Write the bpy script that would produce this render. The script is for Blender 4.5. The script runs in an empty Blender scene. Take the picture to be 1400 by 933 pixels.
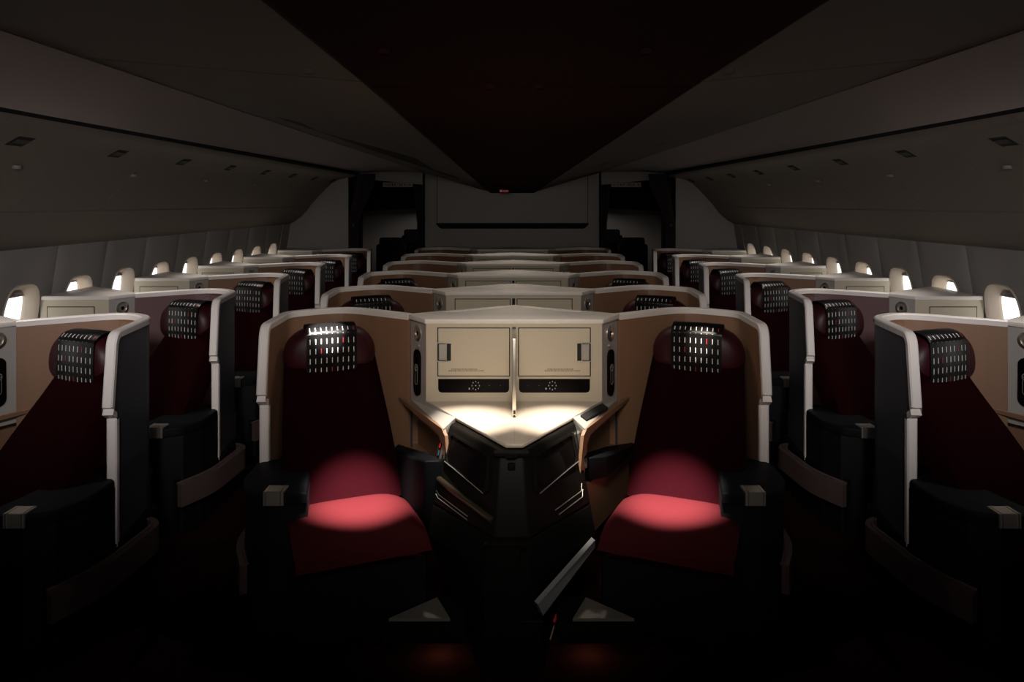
import bpy, bmesh, math, random
from mathutils import Vector, Matrix
random.seed(4)
PI = math.pi
C = bpy.context.scene.collection
SC = bpy.context.scene
HC = 1.78                      # camera height
X0 = 0.010                     # centre line of the middle suites
PITCH = 1.075
ROWS = 6

# ------------------------------------------------------------------ camera, world, lights
cam = bpy.data.cameras.new('camera'); camo = bpy.data.objects.new('camera', cam); C.objects.link(camo)
camo.location = (0, 0, HC); camo.rotation_euler = (PI/2, 0, 0)
cam.sensor_width = 36; cam.lens = 36*1000/1400; cam.shift_y = -(466.5-278)/1400
cam.clip_start = 0.02
SC.camera = camo
SC.view_settings.view_transform = 'Standard'; SC.view_settings.look = 'None'
SC.view_settings.exposure = 0.0; SC.view_settings.gamma = 1.0

w = bpy.data.worlds.new('world'); SC.world = w; w.use_nodes = True
w.node_tree.nodes['Background'].inputs[0].default_value = (1.0, 0.985, 0.96, 1)
w.node_tree.nodes['Background'].inputs[1].default_value = 2.1

def area(name, loc, tgt, size, power, col=(1, 0.93, 0.85), sy=None, spread=None):
    l = bpy.data.lights.new(name, 'AREA'); l.energy = power; l.color = col
    l.shape = 'RECTANGLE'; l.size = size; l.size_y = sy or size
    if spread: l.spread = spread
    o = bpy.data.objects.new(name, l); C.objects.link(o); o.location = loc
    o.rotation_euler = (Vector(tgt)-Vector(loc)).to_track_quat('-Z', 'Y').to_euler()
    return o
def spot(name, loc, tgt, power, angle, blend=0.5, col=(1, 0.93, 0.85), rad=0.012):
    l = bpy.data.lights.new(name, 'SPOT'); l.energy = power; l.color = col
    l.spot_size = math.radians(angle); l.spot_blend = blend; l.shadow_soft_size = rad
    o = bpy.data.objects.new(name, l); C.objects.link(o); o.location = loc
    o.rotation_euler = (Vector(tgt)-Vector(loc)).to_track_quat('-Z', 'Y').to_euler()
    return o
# added soft fill lights for consoles, window rims, rear cabin and ceiling; no fixtures
area('key_light', (0.0, 1.0, 2.24), (0.0, 3.75, 1.15), 0.7, 7.0, (1, 0.90, 0.80), 0.4, math.radians(62))
area('cabin_light_left', (-0.95, 0.8, 2.22), (-2.05, 4.0, 1.22), 0.4, 3.6, (1, 0.95, 0.95), 0.4, math.radians(42))  # side fills added to brighten the rims of the window shells
area('cabin_light_right', (0.95, 0.8, 2.22), (2.05, 4.0, 1.22), 0.4, 3.6, (1, 0.95, 0.95), 0.4, math.radians(42))
area('rear_cabin_light', (0, 11.2, 2.25), (0, 13, .8), 1.5, 14, (1, 0.9, 0.85), 0.5)  # added fill so the wall beyond the aisles is not black
area('ambient_light', (0, -1.6, 1.55), (0, 4.5, 4.6), 1.8, 6.5, (1, 0.93, 0.88), 0.6, math.radians(110))

# ------------------------------------------------------------------ materials
def mat(name, col, rough=0.5, metal=0.0, noise=0.0, scale=20.0, bump=0.0, stretch=None, emit=None, coat=0.0, col2=None, spec=None):
    m = bpy.data.materials.new(name); m.use_nodes = True
    nt = m.node_tree; b = nt.nodes['Principled BSDF']
    b.inputs['Base Color'].default_value = (*col, 1); b.inputs['Roughness'].default_value = rough
    b.inputs['Metallic'].default_value = metal
    if spec is not None: b.inputs['Specular IOR Level'].default_value = spec
    if coat: b.inputs['Coat Weight'].default_value = coat; b.inputs['Coat Roughness'].default_value = 0.08
    if emit:
        b.inputs['Emission Color'].default_value = (*emit[:3], 1); b.inputs['Emission Strength'].default_value = emit[3]
    if noise or bump:
        tc = nt.nodes.new('ShaderNodeTexCoord'); mp = nt.nodes.new('ShaderNodeMapping')
        if stretch: mp.inputs['Scale'].default_value = stretch
        nz = nt.nodes.new('ShaderNodeTexNoise'); nz.inputs['Scale'].default_value = scale; nz.inputs['Detail'].default_value = 4
        nt.links.new(tc.outputs['Object'], mp.inputs[0]); nt.links.new(mp.outputs[0], nz.inputs['Vector'])
        if noise:
            mx = nt.nodes.new('ShaderNodeMix'); mx.data_type = 'RGBA'
            c2 = col2 or tuple(c*(1-noise) for c in col)
            mx.inputs['A'].default_value = (*col, 1); mx.inputs['B'].default_value = (*c2, 1)
            nt.links.new(nz.outputs[0], mx.inputs['Factor']); nt.links.new(mx.outputs['Result'], b.inputs['Base Color'])
        if bump:
            bp = nt.nodes.new('ShaderNodeBump'); bp.inputs['Strength'].default_value = bump; bp.inputs['Distance'].default_value = 0.002
            nt.links.new(nz.outputs[0], bp.inputs['Height']); nt.links.new(bp.outputs[0], b.inputs['Normal'])
    return m
M = {}
M['wood'] = mat('wood_veneer', (0.27, 0.147, 0.086), 0.45, noise=0.18, scale=6, stretch=(3, 3, 0.25))
M['wood_mauve'] = mat('mauve_veneer', (0.14, 0.068, 0.068), 0.5, noise=0.15, scale=6, stretch=(3, 3, 0.25))
M['rim'] = mat('warm_white_trim', (0.74, 0.68, 0.64), 0.4)
M['top'] = mat('console_top_white', (0.74, 0.68, 0.62), 0.45)
M['cream'] = mat('cream_laminate', (0.50, 0.44, 0.33), 0.45, noise=0.04, scale=3)
M['greyframe'] = mat('pale_grey_plastic', (0.40, 0.37, 0.34), 0.4)
M['skin'] = mat('slate_outer_panel', (0.062, 0.062, 0.075), 0.35)
M['bumper'] = mat('bronze_bumper', (0.13, 0.085, 0.08), 0.4, metal=0.2)
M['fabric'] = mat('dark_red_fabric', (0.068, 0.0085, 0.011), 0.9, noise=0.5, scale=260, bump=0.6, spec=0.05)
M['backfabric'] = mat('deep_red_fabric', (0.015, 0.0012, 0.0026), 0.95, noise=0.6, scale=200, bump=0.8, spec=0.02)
M['pillow'] = mat('red_leather', (0.032, 0.003, 0.006), 0.45, spec=0.3, noise=0.2, scale=30, bump=0.15)
M['cover'] = mat('black_cover_cloth', (0.012, 0.011, 0.011), 0.33, noise=0.2, scale=60, bump=0.1)
M['dash'] = mat('white_dash_print', (0.85, 0.83, 0.78), 0.5)
M['dashred'] = mat('red_dash_print', (0.45, 0.02, 0.03), 0.5)
M['black'] = mat('black_leather', (0.0035, 0.004, 0.0055), 0.65, noise=0.2, scale=80, bump=0.2, spec=0.12)
M['blackplastic'] = mat('black_plastic', (0.006, 0.006, 0.006), 0.45, spec=0.3)
M['pod'] = mat('satin_black_shell', (0.007, 0.006, 0.005), 0.45, spec=0.07)
M['podflat'] = mat('soft_black_panel', (0.005, 0.005, 0.0045), 0.6, spec=0.08)
M['screen'] = mat('screen_glass', (0.004, 0.003, 0.003), 0.3, spec=0.06)
M['chrome'] = mat('brushed_chrome', (0.75, 0.70, 0.62), 0.34, metal=1.0)
M['satin'] = mat('satin_metal', (0.60, 0.57, 0.50), 0.36, metal=0.8)
M['greystrip'] = mat('grey_strip', (0.22, 0.22, 0.22), 0.4)
M['table'] = mat('pale_maple_table', (0.62, 0.52, 0.42), 0.35, noise=0.12, scale=4, stretch=(6, 0.5, 1))
M['gap'] = mat('dark_gap', (0.006, 0.005, 0.005), 0.8)
M['carpet'] = mat('dark_carpet', (0.030, 0.010, 0.007), 1.0, noise=0.8, scale=180, bump=1.0, spec=0.0)
M['wall'] = mat('cabin_wall_plastic', (0.29, 0.275, 0.26), 0.6)
M['reveal'] = mat('window_reveal_plastic', (0.52, 0.44, 0.36), 0.75, spec=0.2)
M['bin'] = mat('bin_plastic', (0.18, 0.155, 0.13), 0.6)
M['cove'] = mat('cove_plastic', (0.30, 0.26, 0.245), 0.6)
M['ceil'] = mat('ceiling_plastic', (0.13, 0.112, 0.095), 0.7, spec=0.15)
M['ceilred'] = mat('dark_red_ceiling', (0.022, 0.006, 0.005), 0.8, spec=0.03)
M['curtain'] = mat('dark_curtain', (0.018, 0.012, 0.012), 0.9)
M['bulk'] = mat('bulkhead_laminate', (0.30, 0.285, 0.265), 0.55)
M['sign'] = mat('sign_plate', (0.34, 0.26, 0.24), 0.5)
M['redtab'] = mat('red_webbing', (0.5, 0.01, 0.01), 0.6)
M['led'] = mat('red_sign_glow', (0.3, 0.1, 0.1), 0.5, emit=(1.0, 0.22, 0.25, 0.10))
M['icon'] = mat('icon_glow', (0.4, 0.4, 0.4), 0.5, emit=(1, 1, 1, 0.04))
M['ink'] = mat('dark_ink', (0.06, 0.04, 0.03), 0.7)
M['bluep'] = mat('blue_print', (0.02, 0.10, 0.18), 0.5)
# thin clear pane
gm = bpy.data.materials.new('window_pane'); gm.use_nodes = True; nt = gm.node_tree; nt.nodes.clear()
o_ = nt.nodes.new('ShaderNodeOutputMaterial'); mx = nt.nodes.new('ShaderNodeMixShader'); t_ = nt.nodes.new('ShaderNodeBsdfTransparent'); g_ = nt.nodes.new('ShaderNodeBsdfGlossy')
g_.inputs['Roughness'].default_value = 0.05; mx.inputs[0].default_value = 0.06
nt.links.new(t_.outputs[0], mx.inputs[1]); nt.links.new(g_.outputs[0], mx.inputs[2]); nt.links.new(mx.outputs[0], o_.inputs[0])
M['pane'] = gm

# ------------------------------------------------------------------ helpers
def link(o, parent=None):
    C.objects.link(o)
    if parent: o.parent = parent
    return o
def obj(name, bm, m, parent=None, smooth=True, ang=35):
    me = bpy.data.meshes.new(name)
    bmesh.ops.recalc_face_normals(bm, faces=bm.faces)
    bm.to_mesh(me); bm.free()
    me.materials.append(M[m])
    if smooth:
        for p in me.polygons: p.use_smooth = True
        try: me.set_sharp_from_angle(angle=math.radians(ang))
        except Exception: pass
    return link(bpy.data.objects.new(name, me), parent)
def tag(o, label, cat, group=None, kind=None):
    o['label'] = label; o['category'] = cat
    if group: o['group'] = group
    if kind: o['kind'] = kind
    return o
def thing(name, label, cat, loc=(0, 0, 0), group=None, kind=None):
    o = bpy.data.objects.new(name, None); C.objects.link(o); o.location = loc
    o.empty_display_size = 0.05
    return tag(o, label, cat, group, kind)
def dup(root, loc, label, group=None, swap=None):
    r = root.copy(); C.objects.link(r); r.location = loc; r['label'] = label
    if group: r['group'] = group
    def one(c, p):
        d = c.copy(); C.objects.link(d); d.parent = p
        if swap and d.data and d.data.materials and d.data.materials[0] == swap[0]:
            k = (c.data.name, swap[1].name)
            if k not in _swapped:
                nm = c.data.copy(); nm.materials[0] = swap[1]; _swapped[k] = nm
            d.data = _swapped[k]
        for g in c.children: one(g, d)
    for c in list(root.children): one(c, r)
    return r
_swapped = {}
def bevel(bm, r, seg=2, limit=0.5):
    es = [e for e in bm.edges if len(e.link_faces) == 2 and e.calc_face_angle(0) > limit]
    if es: bmesh.ops.bevel(bm, geom=es, offset=r, segments=seg, profile=0.6, affect='EDGES', clamp_overlap=True)
def box(bm, x0, x1, y0, y1, z0, z1):
    vs = [bm.verts.new(p) for p in ((x0,y0,z0),(x1,y0,z0),(x1,y1,z0),(x0,y1,z0),(x0,y0,z1),(x1,y0,z1),(x1,y1,z1),(x0,y1,z1))]
    for f in ((3,2,1,0),(4,5,6,7),(0,1,5,4),(1,2,6,5),(2,3,7,6),(3,0,4,7)): bm.faces.new([vs[i] for i in f])
    return vs
def bbox(x0, x1, y0, y1, z0, z1, r=0.0, seg=2):
    bm = bmesh.new(); box(bm, x0, x1, y0, y1, z0, z1)
    if r: bmesh.ops.recalc_face_normals(bm, faces=bm.faces); bevel(bm, r, seg)
    return bm
def loft(bm, loops, cap=True):
    rings = [[bm.verts.new(p) for p in lp] for lp in loops]
    n = len(rings[0])
    for a, b in zip(rings, rings[1:]):
        for i in range(n): bm.faces.new((a[i], a[(i+1) % n], b[(i+1) % n], b[i]))
    if cap: bm.faces.new(rings[0][::-1]); bm.faces.new(rings[-1])
def prism(bm, poly, z0, z1):
    loft(bm, [[(x, y, z0) for x, y in poly], [(x, y, z1) for x, y in poly]])
def fillet(pts, radii, seg=8):
    out = [Vector(pts[0])]
    for i in range(1, len(pts)-1):
        p, a, b = Vector(pts[i]), Vector(pts[i-1]), Vector(pts[i+1]); r = radii[i-1]
        if r <= 0: out.append(p); continue
        da, db = (a-p), (b-p); la, lb = min(r, da.length*.49), min(r, db.length*.49)
        s, e = p+da.normalized()*la, p+db.normalized()*lb
        for k in range(seg+1):
            t = k/seg; out.append(s*(1-t)**2 + p*2*t*(1-t) + e*t*t)
    out.append(Vector(pts[-1])); return out
def normals2(path):
    ns = []
    for i in range(len(path)):
        a = path[max(i-1, 0)]; b = path[min(i+1, len(path)-1)]
        t = (b-a); t = Vector((t.x, t.y)).normalized(); ns.append(Vector((-t.y, t.x)))
    return ns
def strip(bm, path, o0, o1, z0, z1):
    """upright strip along a plan path, between two sideways offsets"""
    ns = normals2(path); loops = []
    for p, n in zip(path, ns):
        a = Vector((p.x, p.y))+n*o0; b = Vector((p.x, p.y))+n*o1
        loops.append([(a.x, a.y, z0), (b.x, b.y, z0), (b.x, b.y, z1), (a.x, a.y, z1)])
    loft(bm, loops)
def tube(bm, pts, r, n=8):
    loops = []
    for i, p in enumerate(pts):
        t = (pts[min(i+1, len(pts)-1)]-pts[max(i-1, 0)]).normalized()
        up = Vector((0, 0, 1)) if abs(t.z) < .9 else Vector((1, 0, 0))
        a = t.cross(up).normalized(); b = t.cross(a)
        loops.append([tuple(p+a*math.cos(2*PI*k/n)*r+b*math.sin(2*PI*k/n)*r) for k in range(n)])
    loft(bm, loops)
def xf(bm, s):
    """unit plan coordinates (u outboard, v forward) to local x, y"""
    for v in bm.verts: v.co = Vector((s*v.co.x, -v.co.y, v.co.z))
    return bm
ORD = ['nearest', 'second', 'third', 'fourth', 'fifth', 'farthest']

# ------------------------------------------------------------------ structure
YF, YB, YW = -2.6, 9.25, 9.75
# floor
bm = bmesh.new(); box(bm, -3.0, 3.0, YF, 14, -0.03, 0)
tag(obj('floor', bm, 'carpet', smooth=False), 'dark carpeted cabin floor', 'floor', kind='structure')
# ceiling (lofted, edges run straight towards the rear bulkhead)
near = [(-1.95, .367), (-1.93, .46), (-1.83, .618), (-.62, .515), (.79, .515), (1.83, .618), (1.93, .46), (1.95, .367)]
far = [(-1.97, .40), (-1.75, .43), (-1.18, .41), (-.30, .15), (.31, .15), (1.18, .41), (1.75, .43), (1.97, .40)]
YJ = 3.1
def csec(y):
    if y <= YJ: return near
    t = (y-YJ)/(YW-YJ)
    # projective interpolation keeps the seams straight in space
    return [(a[0]*(1-t)+b[0]*t, a[1]*(1-t)+b[1]*t) for a, b in zip(near, far)]
ceil = tag(bpy.data.objects.new('ceiling', None), 'dark curved cabin ceiling with dark red centre panel', 'ceiling', kind='structure'); C.objects.link(ceil)
bm = bmesh.new(); box(bm, -2.95, 2.95, YF, 13.62, 2.78, 2.80); obj('roof_lining', bm, 'gap', ceil, smooth=False)  # unseen lid added above the ceiling to stop daylight leaks
def csurf(i0, i1, ys, m, name, dz=0, inset=0.0, thick=0.03):
    bm = bmesh.new(); loops = []
    for y in ys:
        s = csec(y); pts = [Vector((s[i][0], s[i][1])) for i in range(i0, i1+1)]
        pts[0] = pts[0]+(pts[1]-pts[0]).normalized()*inset; pts[-1] = pts[-1]+(pts[-2]-pts[-1]).normalized()*inset
        lo = [(p.x, y, HC+p.y+dz) for p in pts]; up = [(p.x, y, HC+p.y+dz+thick) for p in reversed(pts)]
        loops.append(lo+up)
    loft(bm, loops); return obj(name, bm, m, ceil, smooth=False)
YS1 = [YF, YJ-.009]; YS2 = [YJ+.009]+[YJ+(YW+.02-YJ)*k/4 for k in range(1, 5)]
for ys in (YS1, YS2):
    csurf(3, 4, ys, 'ceilred', 'centre_panel', -0.02, 0.022, .035)
    csurf(2, 3, ys, 'ceil', 'ceiling_panel', 0, 0.018)
    csurf(4, 5, ys, 'ceil', 'ceiling_panel', 0, 0.018)
# dark backing above the joints
csurf(2, 5, [YF, YJ, YW+.02], 'gap', 'ceiling_backing', .035, -.03, .02)
def cove(i0, i1, name):
    bm = bmesh.new(); loops = []
    for y in [YF, YJ]+[YJ+(YW-YJ)*k/4 for k in range(1, 5)]:
        s = csec(y); a, b, c = [Vector(s[i]) for i in (i0, (i0+i1)//2, i1)]
        pts = [a*(1-t)**2+b*2*t*(1-t)+c*t*t for t in [k/6 for k in range(7)]]
        sg = 1 if a.x+c.x > 0 else -1
        loops.append([(p.x, y, HC+p.y) for p in pts]+[(p.x+sg*.05, y, HC+p.y+.05) for p in reversed(pts)])
    loft(bm, loops); return obj(name, bm, 'cove', ceil)
cove(0, 2, 'cove_panel'); cove(5, 7, 'cove_panel')

# side walls with windows
ZT, ZS = HC-.256, .83
def wx(z): return 2.80+(ZT-z)/(ZT-ZS)*.11
WP, W0, NW = .553, 2.60, 12
def sup(n, a, b, e=3.2):
    out = []
    for k in range(n):
        t = 2*PI*k/n+PI/n; c, s = math.cos(t), math.sin(t)
        out.append((a*abs(c)**(2/e)*(1 if c > 0 else -1), b*abs(s)**(2/e)*(1 if s > 0 else -1)))
    return out
def rect_ring(n, a, b0, b1, lp):
    out = []
    for (x, z) in lp:
        sc = min(a/abs(x) if x else 9e9, (b1 if z > 0 else b0)/abs(z) if z else 9e9)
        out.append((x*sc, z*sc))
    # snap corners
    for cx, cz in ((a, b1), (-a, b1), (a, -b0), (-a, -b0)):
        k = min(range(n), key=lambda i: (out[i][0]-cx)**2+(out[i][1]-cz)**2); out[k] = (cx, cz)
    return out
ZWIN = HC-.70
ordw = ['first','second','third','fourth','fifth','sixth','seventh','eighth','ninth','tenth','eleventh','twelfth']
for sg, side in ((-1, 'left'), (1, 'right')):
    root = tag(bpy.data.objects.new('wall_'+side, None), 'curved grey cabin side wall on the '+side, 'wall', kind='structure'); C.objects.link(root)
    bm = bmesh.new(); box(bm, min(sg*2.90, sg*2.94), max(sg*2.90, sg*2.94), YF, YB+.1, 0, ZS+.004); obj('lower_panel', bm, 'wall', root)
    # valance (moulding under the bins)
    bm = bmesh.new(); prof = [(2.56, -.050), (2.60, -.10), (2.66, -.165), (2.73, -.22), (2.80, -.262), (2.86, -.262), (2.86, -.03), (2.56, -.03)]
    loft(bm, [[(sg*x, y, HC+z) for x, z in prof] for y in (YF, YB)]); obj('valance', bm, 'bin', root)
    n = 40; hole = sup(n, .155, .225); hole2 = sup(n, .162, .232); inner = sup(n, .126, .192, 3.6)
    ring = rect_ring(n, WP/2-.004, ZWIN-ZS, ZT-ZWIN, hole)
    def W(y, z, dep=0, yc=0): return (sg*(wx(z)+dep), yc+y, z)
    for k in range(NW):
        yc = W0+WP*k
        bm = bmesh.new()
        r0 = [bm.verts.new(W(x*1.016, ZWIN+z, 0.010, yc)) for x, z in ring]
        r1 = [bm.verts.new(W(x*.90, ZWIN+z*1.0, 0.0, yc)) for x, z in ring]
        mid = [bm.verts.new(W(x*1.16, ZWIN+z*1.12, -.002, yc)) for x, z in hole]
        r2 = [bm.verts.new(W(x, ZWIN+z, 0.0, yc)) for x, z in hole]
        r3 = [bm.verts.new(W(x, ZWIN+z, 0.03, yc)) for x, z in hole]
        for a, b in ((r0, r1), (r1, mid), (mid, r2), (r2, r3)):
            for i in range(n): bm.faces.new((a[i], a[(i+1) % n], b[(i+1) % n], b[i]))
        obj('wall_panel', bm, 'wall', root, ang=25)
        wn = tag(bpy.data.objects.new('window_%d' % (k+1 if sg < 0 else k+1+NW), None), '%s cabin window from the front on the %s wall' % (ordw[k], side), 'window', 'cabin windows on the '+side, 'structure')
        C.objects.link(wn)
        bm = bmesh.new()
        lps = [[W(x, ZWIN+z, .001, yc) for x, z in hole2], [W(x*.95, ZWIN+z*.965, -.007, yc) for x, z in hole2], [W(x*.87, ZWIN+z*.91, .008, yc) for x, z in hole2],
               [W(x*1.06, ZWIN+z*1.04, .05, yc) for x, z in inner], [W(x, ZWIN+z, .062, yc) for x, z in inner], [W(x, ZWIN+z, .08, yc) for x, z in inner],
               [W(x*1.35, ZWIN+z*1.25, .08, yc) for x, z in inner]]
        loft(bm, lps, cap=False); obj('window_frame', bm, 'reveal', wn)
        bm = bmesh.new(); bm.faces.new([bm.verts.new(W(x*1.05, ZWIN+z*1.05, .082, yc)) for x, z in inner]); obj('pane', bm, 'pane', wn, smooth=False)
        dn = [.05, .03, .04, .045, .016, .03, .02, .03, .02, .035, .02, .04][k]
        bm = bmesh.new(); vs = [W(a*.140, ZWIN+b, dd, yc) for dd in (.068, .072) for a, b in ((-1, .205), (1, .205), (1, .192-dn), (-1, .192-dn))]
        loft(bm, [vs[:4], vs[4:]]); obj('shade', bm, 'cove', wn, smooth=False)
    # unseen boxes added behind bins and rear cabin to stop daylight leaks
    bm = bmesh.new(); box(bm, min(sg*2.86, sg*2.95), max(sg*2.86, sg*2.95), YF, 13.62, HC-.2, 2.80); obj('hull_lining', bm, 'gap', root, smooth=False)
    bm = bmesh.new(); box(bm, min(sg*2.90, sg*2.95), max(sg*2.90, sg*2.95), YB+.06, 13.62, 0, 2.80); obj('hull_lining', bm, 'wall', root, smooth=False)
    # outer lining above windows so daylight only enters through the panes
    bm = bmesh.new(); loops = []
    for y in (YF, W0-WP/2):
        loops.append([W(y, ZS), W(y, ZT+.02), W(y, ZT+.02, .04), W(y, ZS, .04)])
    loft(bm, loops); obj('wall_panel', bm, 'wall', root)
    y1 = W0+WP*(NW-.5)
    if y1 < YB:
        bm = bmesh.new(); loft(bm, [[W(y, ZS), W(y, ZT+.02), W(y, ZT+.02, .04), W(y, ZS, .04)] for y in (y1, YB+.1)]); obj('wall_panel', bm, 'wall', root)

# overhead bins
BP = .82; B0 = 3.30-3*BP
nb = 0; ordb = ['first','second','third','fourth','fifth','sixth','seventh','eighth','ninth','tenth','eleventh','twelfth','thirteenth']
binprof = [(1.965, .352), (1.985, .335), (2.02, .325), (2.10, .318), (2.19, .295), (2.27, .25), (2.35, .18), (2.43, .095), (2.50, .02), (2.555, -.042)]
for sg, side in ((-1, 'left'), (1, 'right')):
    for k in range(10):
        yc = 2.48+BP*k
        if yc-BP/2 > YB-.05: continue
        y0, y1 = yc-BP/2+.0015, min(yc+BP/2-.0015, YB-.03)
        b = thing('overhead_bin', '%s overhead luggage bin from the front along the %s wall' % (ordb[k], side), 'luggage bin', (0, yc, HC), 'overhead bins on the '+side)
        bm = bmesh.new(); pr = [(sg*x, z) for x, z in binprof]+[(sg*2.84, -.03), (sg*2.84, .35)]
        loft(bm, [[(x, y-yc, z) for x, z in pr] for y in (y0, y1)]); obj('bin_door', bm, 'bin', b, ang=40)
        # latch: a recessed slanted slot with a paddle on the bulge
        a = Vector((2.215, .283)); t = Vector((.75, -.42)).normalized(); nrm = Vector((-t.y, t.x))*-1
        for nme, h, wd, off, mm in (('latch', .042, .055, -.004, 'gap'), ('paddle', .016, .05, -.007, 'blackplastic')):
            bm = bmesh.new()
            q = []
            for (uu, vv) in ((-1, -1), (1, -1), (1, 1), (-1, 1)):
                p = a+t*(vv*h); q.append((p, uu*wd))
            nr = Vector((-.49, -.87))
            l0 = [(sg*(p.x+nr.x*.0), yy, p.y+nr.y*.0+.0) for p, yy in q]
            l1 = [(sg*(p.x-nr.x*off), yy, p.y-nr.y*off) for p, yy in q]
            loft(bm, [l0, l1]); bevel(bm, .006, 1)
            lt = obj(nme, bm, mm, b if nme == 'latch' else lt_)
            if nme == 'latch': lt_ = lt
    # dark channel between cove and bin
    bm = bmesh.new(); loft(bm, [[(sg*x, y, HC+z) for x, z in ((1.955, .372), (2.2, .372), (2.2, .34), (2.0, .34))] for y in (YF, YB)])
    tag(obj('trim_%d' % (1 if sg < 0 else 2), bm, 'gap', smooth=False), 'dark gap trim above the %s luggage bins' % side, 'trim', kind='structure')
    # bins before the first counted one
    bm = bmesh.new(); pr = [(sg*x, z) for x, z in binprof]+[(sg*2.84, -.03), (sg*2.84, .35)]
    loft(bm, [[(x, y, z+HC) for x, z in pr] for y in (YF, 2.48-BP/2-.0015)])
    tag(obj('overhead_bin', bm, 'bin'), 'long overhead luggage bin before the first latch on the '+side, 'luggage bin', 'overhead bins on the '+side)

# end walls
bm = bmesh.new(); box(bm, -3, 3, YF-.04, YF, 0, 2.8); tag(obj('wall_front', bm, 'wall', smooth=False), 'plain wall behind the camera', 'wall', kind='structure')
bm = bmesh.new(); box(bm, -3, 3, 13.6, 13.64, 0, 2.8); tag(obj('wall_rear', bm, 'wall', smooth=False), 'pale wall far behind the aisle curtains', 'wall', kind='structure')
bh = thing('wall_back', 'grey centre bulkhead with raised projection panel behind the last row', 'wall', (0, YW, 0), kind='structure')
bm = bmesh.new(); box(bm, -1.19, 1.19, 0, .06, 0, HC+.45); obj('bulkhead_panel', bm, 'bulk', bh, smooth=False)
bm = bmesh.new(); loft(bm, [[(x, y, z) for y, z in ((0, HC+.42), (-.09, HC+.42), (-.09, HC-.262), (0, HC-.262))] for x in (-.985, .995)])
obj('projection_panel', bm, 'bulk', bh, smooth=False)
for x in (-.997, .998):
    bm = bmesh.new(); box(bm, x, x+.01, -.03, .0, HC-.262, HC+.40); obj('panel_edge', bm, 'gap', bh, smooth=False)
bm = bmesh.new(); loft(bm, [[(x, -.11, HC-.278), (x, -.11, HC-.262), (x, 0, HC-.262), (x+(.06 if x < 0 else -.06), 0, HC-.34), (x+(.04 if x < 0 else -.04), -.02, HC-.33)] for x in (-1.0, 1.01)]); obj('panel_lip', bm, 'gap', bh, smooth=False)  # shaded underside of the panel, shade put in as dark material
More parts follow.
